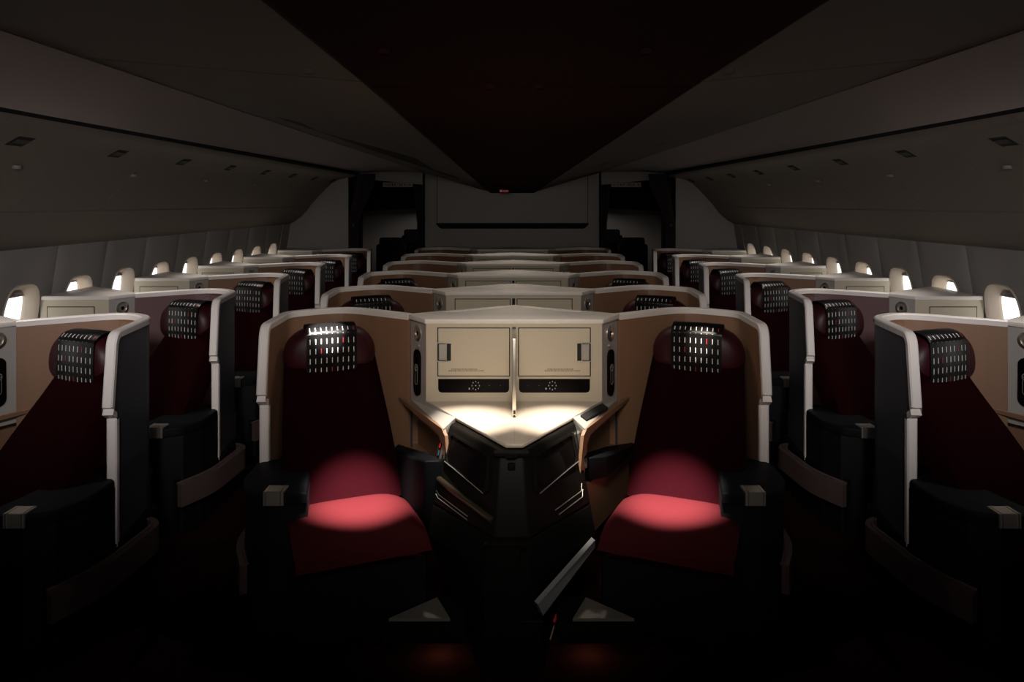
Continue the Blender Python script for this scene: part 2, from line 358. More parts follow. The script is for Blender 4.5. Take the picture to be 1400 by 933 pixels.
for sg, side in ((-1, 'left'), (1, 'right')):
    r = thing('wall_partition_'+side, 'pale partition beside the %s aisle curtain' % side, 'wall', (0, YB, 0), kind='structure')
    pts = [(2.03, 0), (2.93, 0), (2.93, HC-.2), (2.80, HC-.1), (2.70, HC+.4), (2.03, HC+.40)]
    bm = bmesh.new(); loft(bm, [[(sg*x, y, z) for x, z in pts] for y in (0, .06)]); obj('partition_panel', bm, 'bulk', r, smooth=False)
    bm = bmesh.new(); loft(bm, [[(sg*x, y, z) for x, z in ((1.19, HC+.245), (2.05, HC+.33), (2.05, HC+.5), (1.19, HC+.5))] for y in (.50, .54)]); obj('header_panel', bm, 'bulk', r, smooth=False)
    # side lining of the aisle passage, joining partition to header
    bm = bmesh.new(); box(bm, min(sg*2.03, sg*2.07), max(sg*2.03, sg*2.07), .0, .7, 0, HC+.45); li = tag(obj('trim_%d' % (5+sg), bm, 'gap', smooth=False), 'dark outer lining of the %s aisle passage' % side, 'trim', kind='structure'); li.location.y = YB
    bm = bmesh.new(); box(bm, min(sg*1.16, sg*1.19), max(sg*1.16, sg*1.19), .50, 1.3, 0, HC+.45); li = tag(obj('trim_%d' % (9+sg), bm, 'gap', smooth=False), 'dark inner lining of the %s aisle passage' % side, 'trim', kind='structure'); li.location.y = YB
    # row number and facility plate over the aisle
    sgn = thing('aisle_sign', 'pale plate with small pictograms over the %s aisle' % side, 'sign', (sg*1.52, YB+.48, HC+.245), 'signs over the aisles')
    obj('plate', bbox(-.20, .20, 0, .012, -.032, .032, .012, 2), 'sign', sgn)
    bm = bmesh.new(); x = -.165
    def arrow(x, d):
        vs = [bm.verts.new((x-d*.014, -.002, 0)), bm.verts.new((x+d*.004, -.002, .012)), bm.verts.new((x+d*.004, -.002, -.012))]; bm.faces.new(vs)
        box(bm, min(x, x+d*.02), max(x, x+d*.02), -.002, 0, -.003, .003)
    if sg < 0: arrow(-.165, 1); arrow(-.115, -1)
    else: arrow(-.165, 1); arrow(-.115, 1)
    for bx, bw in ((-.07, .016), (-.035, .014), (.0, .003), (.03, .012), (.055, .012), (.095, .014)):
        box(bm, bx-bw/2, bx+bw/2, -.002, 0, -.014, .014)
    arrow(.16, -1)
    obj('pictogram', bm, 'ink', sgn, smooth=False)
    # curtains: one gathered with a tie, one narrow strip at the inner side
    def curtain(secs, label):
        # secs: (z, x centre, half width, half depth)
        bm = bmesh.new(); loops = []; n = 64
        for z, cx, hw, hd in secs:
            lp = []
            for k in range(n):
                t = 2*PI*k/n; rr = 1+.22*math.cos(t*14+cx)
                lp.append((sg*(cx+hw*math.cos(t)*rr), hd*math.sin(t)*rr, z))
            loops.append(lp)
        loft(bm, loops); r2 = tag(obj('curtain', bm, 'curtain'), label, 'curtain', 'aisle curtains'); r2.location = (0, YB-.05, 0); return r2
    cu = curtain([(.05, 2.0, .055, .05), (.9, 1.99, .055, .05), (1.48, 2.0, .05, .04), (1.53, 2.0, .045, .035), (1.6, 1.975, .055, .045), (1.8, 1.92, .075, .05), (2.0, 1.845, .095, .05), (2.15, 1.83, .095, .045)], 'dark gathered curtain tied back at the outer side of the %s aisle' % side)
    bm = bmesh.new(); loft(bm, [[(sg*(2.0+.056*math.cos(2*PI*k/16)), .045*math.sin(2*PI*k/16), z) for k in range(16)] for z in (1.49, 1.525)]); obj('tie_band', bm, 'blackplastic', cu)
    c2 = curtain([(.05, 1.22, .03, .04), (1.5, 1.22, .03, .04), (1.9, 1.235, .05, .04), (2.01, 1.24, .055, .04)], 'narrow dark curtain hanging at the inner side of the %s aisle' % side)
    c2.location.y = YW-.06
# aft cabin seen through the aisle openings
for sg, side in ((-1, 'left'), (1, 'right')):
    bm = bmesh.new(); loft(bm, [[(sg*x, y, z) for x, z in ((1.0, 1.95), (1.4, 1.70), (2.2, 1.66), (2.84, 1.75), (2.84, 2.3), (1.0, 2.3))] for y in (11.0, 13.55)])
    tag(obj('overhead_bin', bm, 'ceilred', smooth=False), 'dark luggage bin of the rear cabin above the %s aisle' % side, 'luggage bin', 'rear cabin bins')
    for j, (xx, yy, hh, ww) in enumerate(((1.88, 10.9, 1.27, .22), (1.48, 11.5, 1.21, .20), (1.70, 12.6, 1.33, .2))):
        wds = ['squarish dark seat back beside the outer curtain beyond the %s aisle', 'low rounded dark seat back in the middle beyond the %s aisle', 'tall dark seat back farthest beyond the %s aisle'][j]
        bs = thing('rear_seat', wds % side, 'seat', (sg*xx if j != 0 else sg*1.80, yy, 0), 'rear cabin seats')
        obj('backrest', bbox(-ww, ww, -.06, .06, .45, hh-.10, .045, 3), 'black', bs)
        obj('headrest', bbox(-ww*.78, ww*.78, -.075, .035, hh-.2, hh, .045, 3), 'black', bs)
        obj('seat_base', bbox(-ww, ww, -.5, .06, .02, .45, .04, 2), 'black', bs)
# red lit sign under the rear end of the ceiling
sgn = thing('seatbelt_sign', 'small lit red sign under the rear end of the centre ceiling', 'sign', (-.085, YW-.75, HC+.15))
obj('housing', bbox(-.08, .08, -.02, .06, -.02, .03, .006, 1), 'ceilred', sgn)
bm = bmesh.new(); box(bm, -.065, -.035, -.024, -.02, -.014, .014); box(bm, -.028, .045, -.024, -.02, -.014, -.006); box(bm, -.028, .04, -.024, -.02, 0.002, .010); obj('lit_symbol', bm, 'led', sgn, smooth=False)

# ------------------------------------------------------------------ suite shells
J, P0, B = (-.39, .27), (0, 0), (.243, .58)
ZTOP = 1.205; ZBOT = .20
T2 = .016
iA = 1+9+9-1                         # last fillet point of the corner at A
iP = 1+4                             # middle of the fillet at the peak
def front_edge():
    # (forward overhang v-extra, z) down the free front edge of the wing
    return [(.0, ZTOP), (.012, ZTOP-.03), (.055, .905), (.05, .882), (.018, .862), (.006, .84), (.004, ZBOT+.085)]
def make_shell(s, A=(.258, .19)):
    full = fillet([J, P0, A, B], [.17, .075], 8)
    t = thing('privacy_shell', 'x', 'seat shell')
    # inner veneer panels
    bm = bmesh.new(); strip(bm, [p for p in full[:iP+1]], .001, T2, .45, ZTOP-.012); obj('back_panel', xf(bm, s), 'wood', t)
    pth = full[iP:iA+1]; pth = [pth[0]+(pth[1]-pth[0])*.12]+pth[1:]
    bm = bmesh.new(); strip(bm, pth, .001, T2, .45, ZTOP-.012); obj('corner_panel', xf(bm, s), 'wood', t)
    # side wing: inner veneer and outer skin as extruded side outlines
    a, b = full[iA], full[-1]; d = (b-a).normalized(); nn = Vector((-d.y, d.x)); L = (b-a).length
    def wing(o0, o1, inset, m, name, back=0.0, zb=.3):
        out = [(back, ZTOP-.012)]+[(L+v-inset, z) for v, z in front_edge()[0:]]
        out[1] = (out[1][0], ZTOP-.012); out[-1] = (out[-1][0], zb); out.append((back, zb))
        bm = bmesh.new()
        loops = [[(a.x+d.x*q+nn.x*o, a.y+d.y*q+nn.y*o, z) for q, z in out] for o in (o0, o1)]
        loft(bm, loops); return obj(name, xf(bm, s), m, t, smooth=False)
    wing(.001, T2, .012, 'wood', 'wing_panel', zb=ZBOT+.09)
    wing(-T2, -.001, .012, 'skin', 'outer_wing_panel', zb=ZBOT+.06)
    bm = bmesh.new(); strip(bm, full[:iA+1], -T2, -.001, ZBOT+.06, ZTOP-.012); obj('outer_panel', xf(bm, s), 'skin', t)
    # white rim along the top and down the free edge
    top = [Vector((p.x, p.y, ZTOP)) for p in full]
    ns = [Vector((n.x, n.y, 0)) for n in normals2(full)]
    fe = [Vector((a.x+d.x*(L+v), a.y+d.y*(L+v), z)) for v, z in front_edge()]
    path = top[:-1]+[]
    nrm = ns[:-1]
    # round the upper front corner
    c0 = fe[0]; pre = c0-Vector((d.x, d.y, 0))*.035; post = fe[1]+(fe[2]-fe[1]).normalized()*.01
    for k in range(6):
        q = k/5; path.append(pre*(1-q)**2+c0*2*q*(1-q)+post*q*q); nrm.append(Vector((nn.x, nn.y, 0)))
    for p in fe[2:]: path.append(p); nrm.append(Vector((nn.x, nn.y, 0)))
    bm = bmesh.new(); loops = []
    hw, hh, c = .0215, .015, .006
    prof = [(-hw, -hh), (hw, -hh), (hw, hh-c), (hw-c, hh), (-hw+c, hh), (-hw, hh-c)]
    for i, (p, n) in enumerate(zip(path, nrm)):
        a0 = path[max(i-1, 0)]; b0 = path[min(i+1, len(path)-1)]; tt = (b0-a0).normalized()
        up = tt.cross(n)
        if up.z < 0 and abs(up.z) > .5: up = -up
        # keep 'up' turning outwards at the free edge
        if abs(up.z) <= .5 and up.dot(Vector((d.x, d.y, 0))) < 0: up = -up
        loops.append([tuple(p+n*x+up*y) for x, y in prof])
    loft(bm, loops); obj('rim', xf(bm, s), 'rim', t, ang=30)
    # bumper rail low on the aisle side
    bp = fillet([(.20, .28), (.315, .35), (.30, .55), (.285, .76), (.19, .955)], [.06, .1, .1], 6)
    bm = bmesh.new(); strip(bm, bp, .0, -.03, .165, .285); bevel(bm, .006, 2); obj('bumper_rail', xf(bm, s), 'bumper', t)
    bm = bmesh.new(); tube(bm, [Vector((p.x, p.y, .288)) for p in bp], .007, 8); obj('bumper_edge', xf(bm, s), 'bumper', t)
    bm = bmesh.new()
    for k in (0, 1): tube(bm, [Vector((.315-.002*k, .42+.04*k, z)) for z in (.235, .25)], .006, 8)
    obj('rail_screw', xf(bm, s), 'satin', t)
    # dark base below the rail
    poly = [(.17, .12), (.255, .2), (.27, .5), (.255, .76), (.18, .93), (-.02, .93), (-.02, .62), (.2, .6), (.2, .2)]
    bm = bmesh.new(); prism(bm, poly, 0, .30); obj('shell_base', xf(bm, s), 'black', t, smooth=False)
    bm = bmesh.new(); strip(bm, full[:iA+1], .02, -.03, 0, .46); obj('rear_plinth', xf(bm, s), 'black', t)
    return t

# ------------------------------------------------------------------ seat
O = Vector((.045, .22)); FV = Vector((-.383, .924)); RV = Vector((.924, .383))
def seat_bm(bm, s):
    for v in bm.verts:
        r, f, z = v.co; p = O+RV*r+FV*f; v.co = Vector((s*p.x, -p.y, z))
    return bm
def puff(bm, hx, hy, hz, c, e=(3.5, 3.5, 3.5), nu=28, nv=16):
    """superellipsoid cushion"""
    def sp(x, p): return math.copysign(abs(x)**p, x)
    rings = []
    for j in range(1, nv):
        ph = -PI/2+PI*j/nv; lp = []
        for i in range(nu):
            th = 2*PI*i/nu
            lp.append((c[0]+hx*sp(math.cos(ph), 2/e[2])*sp(math.cos(th), 2/e[0]), c[1]+hy*sp(math.cos(ph), 2/e[2])*sp(math.sin(th), 2/e[1]), c[2]+hz*sp(math.sin(ph), 2/e[2])))
        rings.append(lp)
    loft(bm, rings)
def make_seat(s, arm_up=False, win=False):
    hs = -.050 if win else 0.0; cs = -.015 if win else 0.0; tp = .085 if win else .045; hx = .205 if win else .225
    t = thing('suite_seat', 'x', 'seat')
    # cushion
    bm = bmesh.new(); n = 15
    loops = []
    for j in range(n):
        q = j/(n-1); f = .50+.52*q
        e = min(1.0, math.sqrt(max(0, 1-((q-.5)/.5)**6)))
        zt = .425+.045*e+.012*math.sin(q*PI)-.03*max(0, q-.75)*2; zb = .395; hw = .255+.012*q
        lp = []
        for i in range(17):
            a = -1+2*i/16; lp.append((hw*(1-.5*(1-e)*.2)*a, f, zt-.035*abs(a)**5))
        lp += [(hw*.98, f, zb), (-hw*.98, f, zb)]
        loops.append(lp)
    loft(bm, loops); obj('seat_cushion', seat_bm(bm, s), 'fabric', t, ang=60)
    # backrest: leaning slab with softly rounded edges
    bm = bmesh.new(); loops = []
    for j in range(21):
        q = j/20; f = .56-.43*q+.02*math.sin(q*PI*2)*.5; z = .43+.62*q; hw = .262-tp*q**1.5
        bul = .02*math.sin(q*PI)
        lp = []
        for i in range(17):
            a = -1+2*i/16; lp.append((hw*a, f+bul-.045*abs(a)**6, z-.0))
        lp += [(hw*.97, f-.13, z-.05), (-hw*.97, f-.13, z-.05)]
        loops.append(lp)
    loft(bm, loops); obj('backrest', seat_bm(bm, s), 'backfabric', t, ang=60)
    # headrest: wide, flat bottom, domed top
    bm = bmesh.new(); nseg = 40
    def head(k, sc):
        th = 2*PI*k/nseg; c_, s_ = math.cos(th), math.sin(th)
        x = hx*math.copysign(abs(c_)**.85, c_); z = (.155 if s_ > 0 else .105)*math.copysign(abs(s_)**(.85 if s_ > 0 else .6), s_)
        if s_ < 0: x *= 1-.06*abs(s_)
        return x*sc+hs, 1.022+z*sc
    loops = []
    for f, sc in ((.02, .80), (.035, .95), (.08, 1.0), (.12, .985), (.15, .93), (.172, .80), (.183, .55), (.187, .25)):
        loops.append([(head(k, sc)[0], f+.0, head(k, sc)[1]) for k in range(nseg)])
    loft(bm, loops); hr = obj('headrest', seat_bm(bm, s), 'pillow', t, ang=60)
    # cloth cover over the headrest with printed dashes
    def cov(a, b):
        # a -1..1 across, b 0..1 from behind over the top and down the front
        if b < .2: q = b/.2; f = .045+.055*q; z = 1.15+.055*math.sin(q*PI/2)
        elif b < .32: q = (b-.2)/.12; an = q*PI/2; f = .10+.085*math.sin(an); z = 1.205-.035*(1-math.cos(an))
        else: q = (b-.32)/.68; f = .193+.006*math.sin(q*PI)-.004*q; z = 1.17-.262*q
        f -= .006*a*a; z -= .003*a*a
        return Vector((a*.122+.004+cs, f, z-.022))
    NA, NB = 14, 40
    bm = bmesh.new(); fr = [[bm.verts.new(cov(-1+2*i/NA, j/NB)) for i in range(NA+1)] for j in range(NB+1)]
    for j in range(NB):
        for i in range(NA): bm.faces.new((fr[j][i], fr[j][i+1], fr[j+1][i+1], fr[j+1][i]))
    geo = bmesh.ops.solidify(bm, geom=bm.faces[:], thickness=-.003)
    cv = obj('headrest_cover', seat_bm(bm, s), 'cover', t, ang=60)
    reds = {(0, 8), (1, 6), (2, 2), (4, 4), (5, 0), (5, 7)}
    for mm, nme, want in (('dash', 'white_dashes', False), ('dashred', 'red_dashes', True)):
        bm = bmesh.new()
        for r in range(6):
            for c in range(9):
                if ((r, c) in reds) != want: continue
                a = (-.86+c*.215)*(s if True else 1); b0 = .27+r*.122; b1 = b0+.066
                for k in range(3):
                    bb0 = b0+(b1-b0)*k/3; bb1 = b0+(b1-b0)*(k+1)/3
                    p = [cov(a-.014, bb0), cov(a+.014, bb0), cov(a+.014, bb1), cov(a-.014, bb1)]
                    nv = (p[1]-p[0]).cross(p[3]-p[0]).normalized()
                    if nv.y < 0 : nv = -nv
                    if bb0 < .3 and nv.z < 0: nv = -nv
                    bm.faces.new([bm.verts.new(q+nv*.0012) for q in p])
        d = obj(nme, seat_bm(bm, s), mm, cv, smooth=False); d['kind'] = 'stuff'
    # piping under the headrest
    # leg rest and base
    obj('leg_rest', seat_bm(bbox(-.25, .25, .90, 1.015, .10, .392, .03, 3), s), 'black', t)
    obj('seat_base', seat_bm(bbox(-.22, .22, .30, .93, .0, .345, .02, 1), s), 'black', t)
    # aisle armrest box with metal buckle plate
    poly = [(-.055, .935), (.10, .955), (.20, .91), (.255, .80), (.262, .60), (.12, .50), (.02, .60)]
    bm = bmesh.new(); prism(bm, poly, .0, .545); obj('armrest_box', xf(bm, s), 'blackplastic', t, smooth=False)
    bm = bmesh.new(); pl2 = [(x*1.03, y*1.01+(.012 if y > .8 else 0)) for x, y in poly]
    pth = fillet(pl2+[pl2[0]], [.03]*6, 4)[:-1]
    prism(bm, [(p.x, p.y) for p in pth], .540, .585); bmesh.ops.recalc_face_normals(bm, faces=bm.faces)
    es = [e for e in bm.edges if all(v.co.z > .58 for v in e.verts)]
    bmesh.ops.bevel(bm, geom=es, offset=.014, segments=3, profile=.5, affect='EDGES')
    ar = obj('armrest_pad', xf(bm, s), 'black', t)
    bm = bmesh.new(); box(bm, .035, .118, .90, .972, .584, .591); box(bm, .035, .118, .966, .974, .535, .591)
    bevel(bm, .003, 1)
    cl = obj('armrest_clasp', xf(bm, s), 'satin', ar)
    for x in (.044, .106):
        bm = bmesh.new(); box(bm, x, x+.004, .905, .977, .536, .594); obj('clasp_rib', xf(bm, s), 'chrome', ar)
    # inboard armrest
    if arm_up: pts = [(-.325, .28), (-.335, .44), (-.385, .58), (-.46, .76), (-.53, .86), (-.60, .845), (-.61, .78)]; zb = .42
    else: pts = [(-.315, .245), (-.30, .29), (-.38, .48), (-.50, .72), (-.585, .77), (-.63, .70), (-.47, .40)]; zb = None
    bm = bmesh.new(); top = [(x, y, .565+.10*(y-.28)/.5) for x, y in pts]
    bot = [(x, y, zb if zb else .54+.02*(y-.28)/.5) for x, y in pts]
    loft(bm, [bot, top]); bmesh.ops.recalc_face_normals(bm, faces=bm.faces)
    bevel(bm, .014, 3); obj('inner_armrest', xf(bm, s), 'black', t)
    return t

# ------------------------------------------------------------------ console between the seats
PX = .915                      # peak offset of the middle suites from the centre line
KX, KV, JX, JV = .426, .43, .523, .27
def face_ring(bm, c, nrm, r0, r1, th=.006, n=24):
    nrm = Vector(nrm).normalized(); up = Vector((0, 0, 1)); sd = nrm.cross(up).normalized()
    def P(r, k, o): a = 2*PI*k/n; return tuple(Vector(c)+sd*math.cos(a)*r+up*math.sin(a)*r+nrm*o)
    if r0 > 0: loft(bm, [[P(r0, k, 0) for k in range(n)], [P(r0, k, th) for k in range(n)], [P(r1, k, th*.6) for k in range(n)], [P(r1, k, 0) for k in range(n)]], cap=False)
    else: loft(bm, [[P(r1, k, 0) for k in range(n)], [P(r1, k, th) for k in range(n)], [P(r1*.7, k, th*1.3) for k in range(n)]])
def reading_lamp(parent, s, k, j):
    """round reading lamp and oval handset on the chamfer between points k and j (plan), seen from the seat"""
    K, Jp = Vector((k[0], -k[1])), Vector((j[0], -j[1])); mid = (K+Jp)/2; d = (Jp-K).normalized()
    n = Vector((-d.y, d.x)); n = n if n.y < 0 else -n
    c = Vector((mid.x, mid.y, 0))+Vector((n.x, n.y, 0))*.001
    N3 = (n.x, n.y, 0)
    bm = bmesh.new(); face_ring(bm, c+Vector((0, 0, 1.135)), N3, .026, .040, .008); lamp = obj('lamp_ring', bm, 'chrome', parent)
    bm = bmesh.new(); face_ring(bm, c+Vector((0, 0, 1.135)), N3, .012, .027, .005); obj('lamp_collar', bm, 'satin', lamp)
    bm = bmesh.new(); face_ring(bm, c+Vector((0, 0, 1.135)), N3, 0, .0125, .004); obj('lamp_lens', bm, 'blackplastic', lamp)
    bm = bmesh.new(); face_ring(bm, c+Vector((d.x*-.015, d.y*-.015, 1.075)), N3, 0, .007, .008, 12); obj('lamp_button', bm, 'satin', parent)
    up = Vector((0, 0, 1)); d3 = Vector((d.x, d.y, 0)); n3 = Vector(N3)
    def oval(hw, hh, zc, o0, o1, r=None, n=20):
        lp = []
        for q in range(n):
            a = 2*PI*q/n; cx, cz = math.cos(a)*hw, math.sin(a)*hw+(hh-hw if math.sin(a) > 0 else -(hh-hw))
            lp.append((cx, cz))
        return [[tuple(c+up*zc+d3*x+up*z+n3*o) for x, z in lp] for o in (o0, o1)]
    bm = bmesh.new(); loft(bm, oval(.036, .115, .94, 0, .010)); hs = obj('handset', bm, 'screen', parent)
    bm = bmesh.new(); l = oval(.015, .045, .925, .0105, .012); i = oval(.012, .042, .925, .0105, .012)
    loft(bm, [l[0], l[1], i[1], i[0]], cap=False); face_ring(bm, c+up*.965+n3*.010, N3, .013, .018, .003); obj('handset_marking', bm, 'satin', hs)
def door(parent, x0, x1, z0, z1, y, latch_left, text=True):
    g = .0045
    bm = bmesh.new(); box(bm, x0-g, x1+g, y-.0008, y+.002, z0-g, z1+g); obj('door_gap', bm, 'gap', parent, smooth=False)
    dr = obj('door', bbox(x0, x1, y-.003, y+.004, z0, z1, .0012, 1), 'cream', parent)
    sx = 1 if latch_left else -1; ex = x0 if latch_left else x1
    zc = (z0+z1)/2-.0
    a, b = sorted((ex-sx*.004, ex+sx*.062))
    bm = bmesh.new(); box(bm, a, b, y-.0045, y-.003, zc-.043, zc+.045); lt = obj('latch', bm, 'gap', dr, smooth=False)
    a, b = sorted((ex+sx*.003, ex+sx*.038)); obj('latch_paddle', bbox(a, b, y-.010, y-.004, zc-.038, zc+.040, .002, 1), 'satin', dr)
    bm = bmesh.new()
    a, b = sorted((ex-sx*.004, ex+sx*.062))
    for zz in (zc-.045, zc+.043): box(bm, a, b, y-.008, y-.004, zz, zz+.003)
    a, b = sorted((ex+sx*.038, ex+sx*.042)); box(bm, a, b, y-.009, y-.004, zc-.042, zc+.043)
    obj('latch_frame', bm, 'satin', dr, smooth=False)
    if text:
        bm = bmesh.new(); rnd = random.Random(7)
        xa = x0+.05 if latch_left else x1-.22
        for ln, (zz, st, le) in enumerate(((z0+.030, .014, .125), (z0+.022, .0, .17))):
            x = xa+st
            while x < xa+st+le:
                wd = rnd.uniform(.003, .010); box(bm, x, x+wd, y-.0036, y-.0030, zz, zz+.0036); x += wd+.0022
        obj('small_print', bm, 'ink', dr, smooth=False)
def make_console(full_detail=True):
    t = thing('centre_console', 'x', 'cabinet')
    # body
    poly = [(-KX, -KV), (KX, -KV), (JX, -JV), (.0, .07), (-JX, -JV)]
    bm = bmesh.new(); prism(bm, [(KX, -KV), (.0, -.1), (-KX, -KV), (-KX+.002, -KV+.01), (0, .06), (KX-.002, -KV+.01)][::-1] and [(-KX, -KV), (KX, -KV), (KX+.02, -KV+.05), (0, .06), (-KX-.02, -KV+.05)], .80, ZTOP-.009); obj('cabinet_body', bm, 'cream', t, smooth=False)
    bm = bmesh.new(); box(bm, -.30, .30, -.44, -.02, .3, .80); obj('cabinet_base', bm, 'podflat', t, smooth=False)
    for sg in (1, -1):
        bm = bmesh.new(); prism(bm, [(sg*(KX+.001), -KV-.001), (sg*JX, -JV-.001), (sg*JX, -JV+.02), (sg*(KX-.03), -KV+.03)], .78, ZTOP-.009); obj('chamfer_panel', bm, 'greyframe', t, smooth=False)
    # white top slab, shallow roof towards a rear point
    bm = bmesh.new(); tp = [(-KX-.006, -KV-.012), (KX+.006, -KV-.012), (JX+.012, -JV-.012), (JX-.0, -JV+.02), (0, .06), (-JX+.0, -JV+.02), (-JX-.012, -JV-.012)]
    prism(bm, tp, ZTOP-.010, ZTOP+.014); bmesh.ops.recalc_face_normals(bm, faces=bm.faces); bevel(bm, .006, 2, .3); tpo = obj('console_top', bm, 'top', t, ang=40)
    bm = bmesh.new()
    for sg in (1, -1):
        bm2 = [(sg*.07, .0), (sg*.36, -.20), (sg*.30, -.20), (sg*.02, -.01)]
        prism(bm, bm2, ZTOP+.014, ZTOP+.0165)
    obj('top_inlay', bm, 'rim', tpo, smooth=False)
    y = -KV
    door(t, -.368, -.024, .943, 1.172, y, True); door(t, .024, .368, .943, 1.172, y, False)
    for sg in (1, -1):
        x0, x1 = sorted((sg*.024, sg*.368)); bm = bmesh.new()
        c = .016; prof = [(x0, .927), (x1, .927), (x1, .861+c), (x1-c*.3, .861+c*.3), (x1-c, .861), (x0+c, .861), (x0+c*.3, .861+c*.3), (x0, .861+c)]
        loft(bm, [[(x, yy, z) for x, z in prof] for yy in (y-.003, y+.003)]); sc_ = obj('control_panel', bm, 'screen', t, smooth=False)
        bm = bmesh.new(); rnd = random.Random(3)
        cx = (x0+x1)/2-.01*sg
        for k in range(8):
            a = PI*2*k/8; box(bm, cx+.018*math.cos(a)-.0018, cx+.018*math.cos(a)+.0018, y-.0038, y-.003, .895+.02*math.sin(a)-.003, .895+.02*math.sin(a)+.003)
        box(bm, cx-.003, cx+.003, y-.0038, y-.003, .893, .897); box(bm, cx-.034, cx-.028, y-.0038, y-.003, .876, .884)
        for xx in (-.12, -.065): box(bm, cx-sg*abs(xx)*-1*(-1)-.001, cx-sg*abs(xx)*-1*(-1)+.001, y-.0038, y-.003, .894, .8955)
        obj('panel_icon', bm, 'icon', sc_, smooth=False)
        reading_lamp(t, 1, (sg*KX, KV), (sg*JX, JV))
    # privacy fin standing on the table
    obj('divider_slot', bbox(-.009, .009, y-.004, y+.002, .83, 1.178), 'gap', t)
    if full_detail:
        obj('divider', bbox(-.0085, .0085, -.70, y, .822, 1.172, .004, 2), 'chrome', t)
        bm = bmesh.new(); box(bm, -.004, .006, -.706, -.70, .835, .85); box(bm, -.004, .004, -.704, -.70, .823, .829); obj('divider_catch', bm, 'gap', t, smooth=False)
        # table
        tb = [(-KX, -KV), (KX, -KV), (.035, -1.06), (-.035, -1.06)]
        bm = bmesh.new(); prism(bm, tb, .802, .818); bmesh.ops.recalc_face_normals(bm, faces=bm.faces); bevel(bm, .003, 1); obj('table_top', bm, 'table', t)
        bm = bmesh.new(); prism(bm, [(-.001, -1.055), (.001, -1.055), (.001, -.71), (-.001, -.71)], .818, .8186); obj('table_seam', bm, 'greyframe', t)
        for sg in (1, -1):
            # pale frame outside the table edge
            ti = [(sg*KX, -KV, .820), (sg*.262, -.705, .820)]; to = [(sg*JX, -JV, .785), (sg*.310, -.775, .790)]
            bm = bmesh.new(); loft(bm, [[ti[0], ti[1], to[1], to[0]], [(ti[0][0], ti[0][1], .76), (ti[1][0]+sg*.01, ti[1][1], .76), (to[1][0], to[1][1], .765), (to[0][0], to[0][1], .765)]])
            fr = obj('side_frame', bm, 'greyframe', t, smooth=False)
            # wood side with open cubby
            a = Vector((sg*.60, -.225)); b = Vector((sg*.305, -.795)); b2 = Vector((sg*.375, -.93)); dd = (b-a).normalized(); L = (b-a).length
            nn = Vector((-dd.y, dd.x)); nn = nn if nn.x*sg > 0 else -nn
            sl = .10                                  # lean of the front edge
            def Q(tt, z, o=0): p = a+dd*(tt*L)+nn*o; return (p.x, p.y, z)
            def fx(z): return 1+(.79-z)*.42           # front edge runs outwards going down
            outer = [(.0, .79), (fx(.79)-.05, .79), (fx(.77), .768), (fx(.30), .30), (.0, .30)]
            hole = [(.03, .775), (fx(.765)-.13, .752), (fx(.74)-.085, .728), (fx(.54)-.085, .54), (.03, .54)]
            bm = bmesh.new()
            n_ = 5
            o0 = [bm.verts.new(Q(q, z, 0)) for q, z in outer]; h0 = [bm.verts.new(Q(q, z, 0)) for q, z in hole]
            o1 = [bm.verts.new(Q(q, z, -.015)) for q, z in outer]; h1 = [bm.verts.new(Q(q, z, -.015)) for q, z in hole]
            for i in range(5):
                j = (i+1) % 5
                bm.faces.new((o0[i], o0[j], h0[j], h0[i])); bm.faces.new((h0[i], h0[j], h1[j], h1[i])); bm.faces.new((o0[i], o0[j], o1[j], o1[i]))
                bm.faces.new((o1[i], o1[j], h1[j], h1[i]))
            obj('side_panel', bm, 'wood', t, smooth=False)
            bm = bmesh.new(); d1 = -.10
            hb = [Q(q, z, -.014) for q, z in hole]; hc = [Q(q*.93+.03, z, d1) for q, z in hole]
            loft(bm, [hb, hc], cap=False); bm.faces.new([bm.verts.new(p) for p in hc]); obj('cubby_lining', bm, 'wood', t, smooth=False)
            if sg > 0:
                bm = bmesh.new(); q = [(sg*.425, -.455, .8175), (sg*.30, -.665, .8205), (sg*.325, -.69, .806), (sg*.45, -.475, .803)]
                loft(bm, [[(x, yy, z-.001) for x, yy, z in q], [(x, yy, z-.012) for x, yy, z in q]]); obj('air_slot', bm, 'gap', t, smooth=False)
    return t

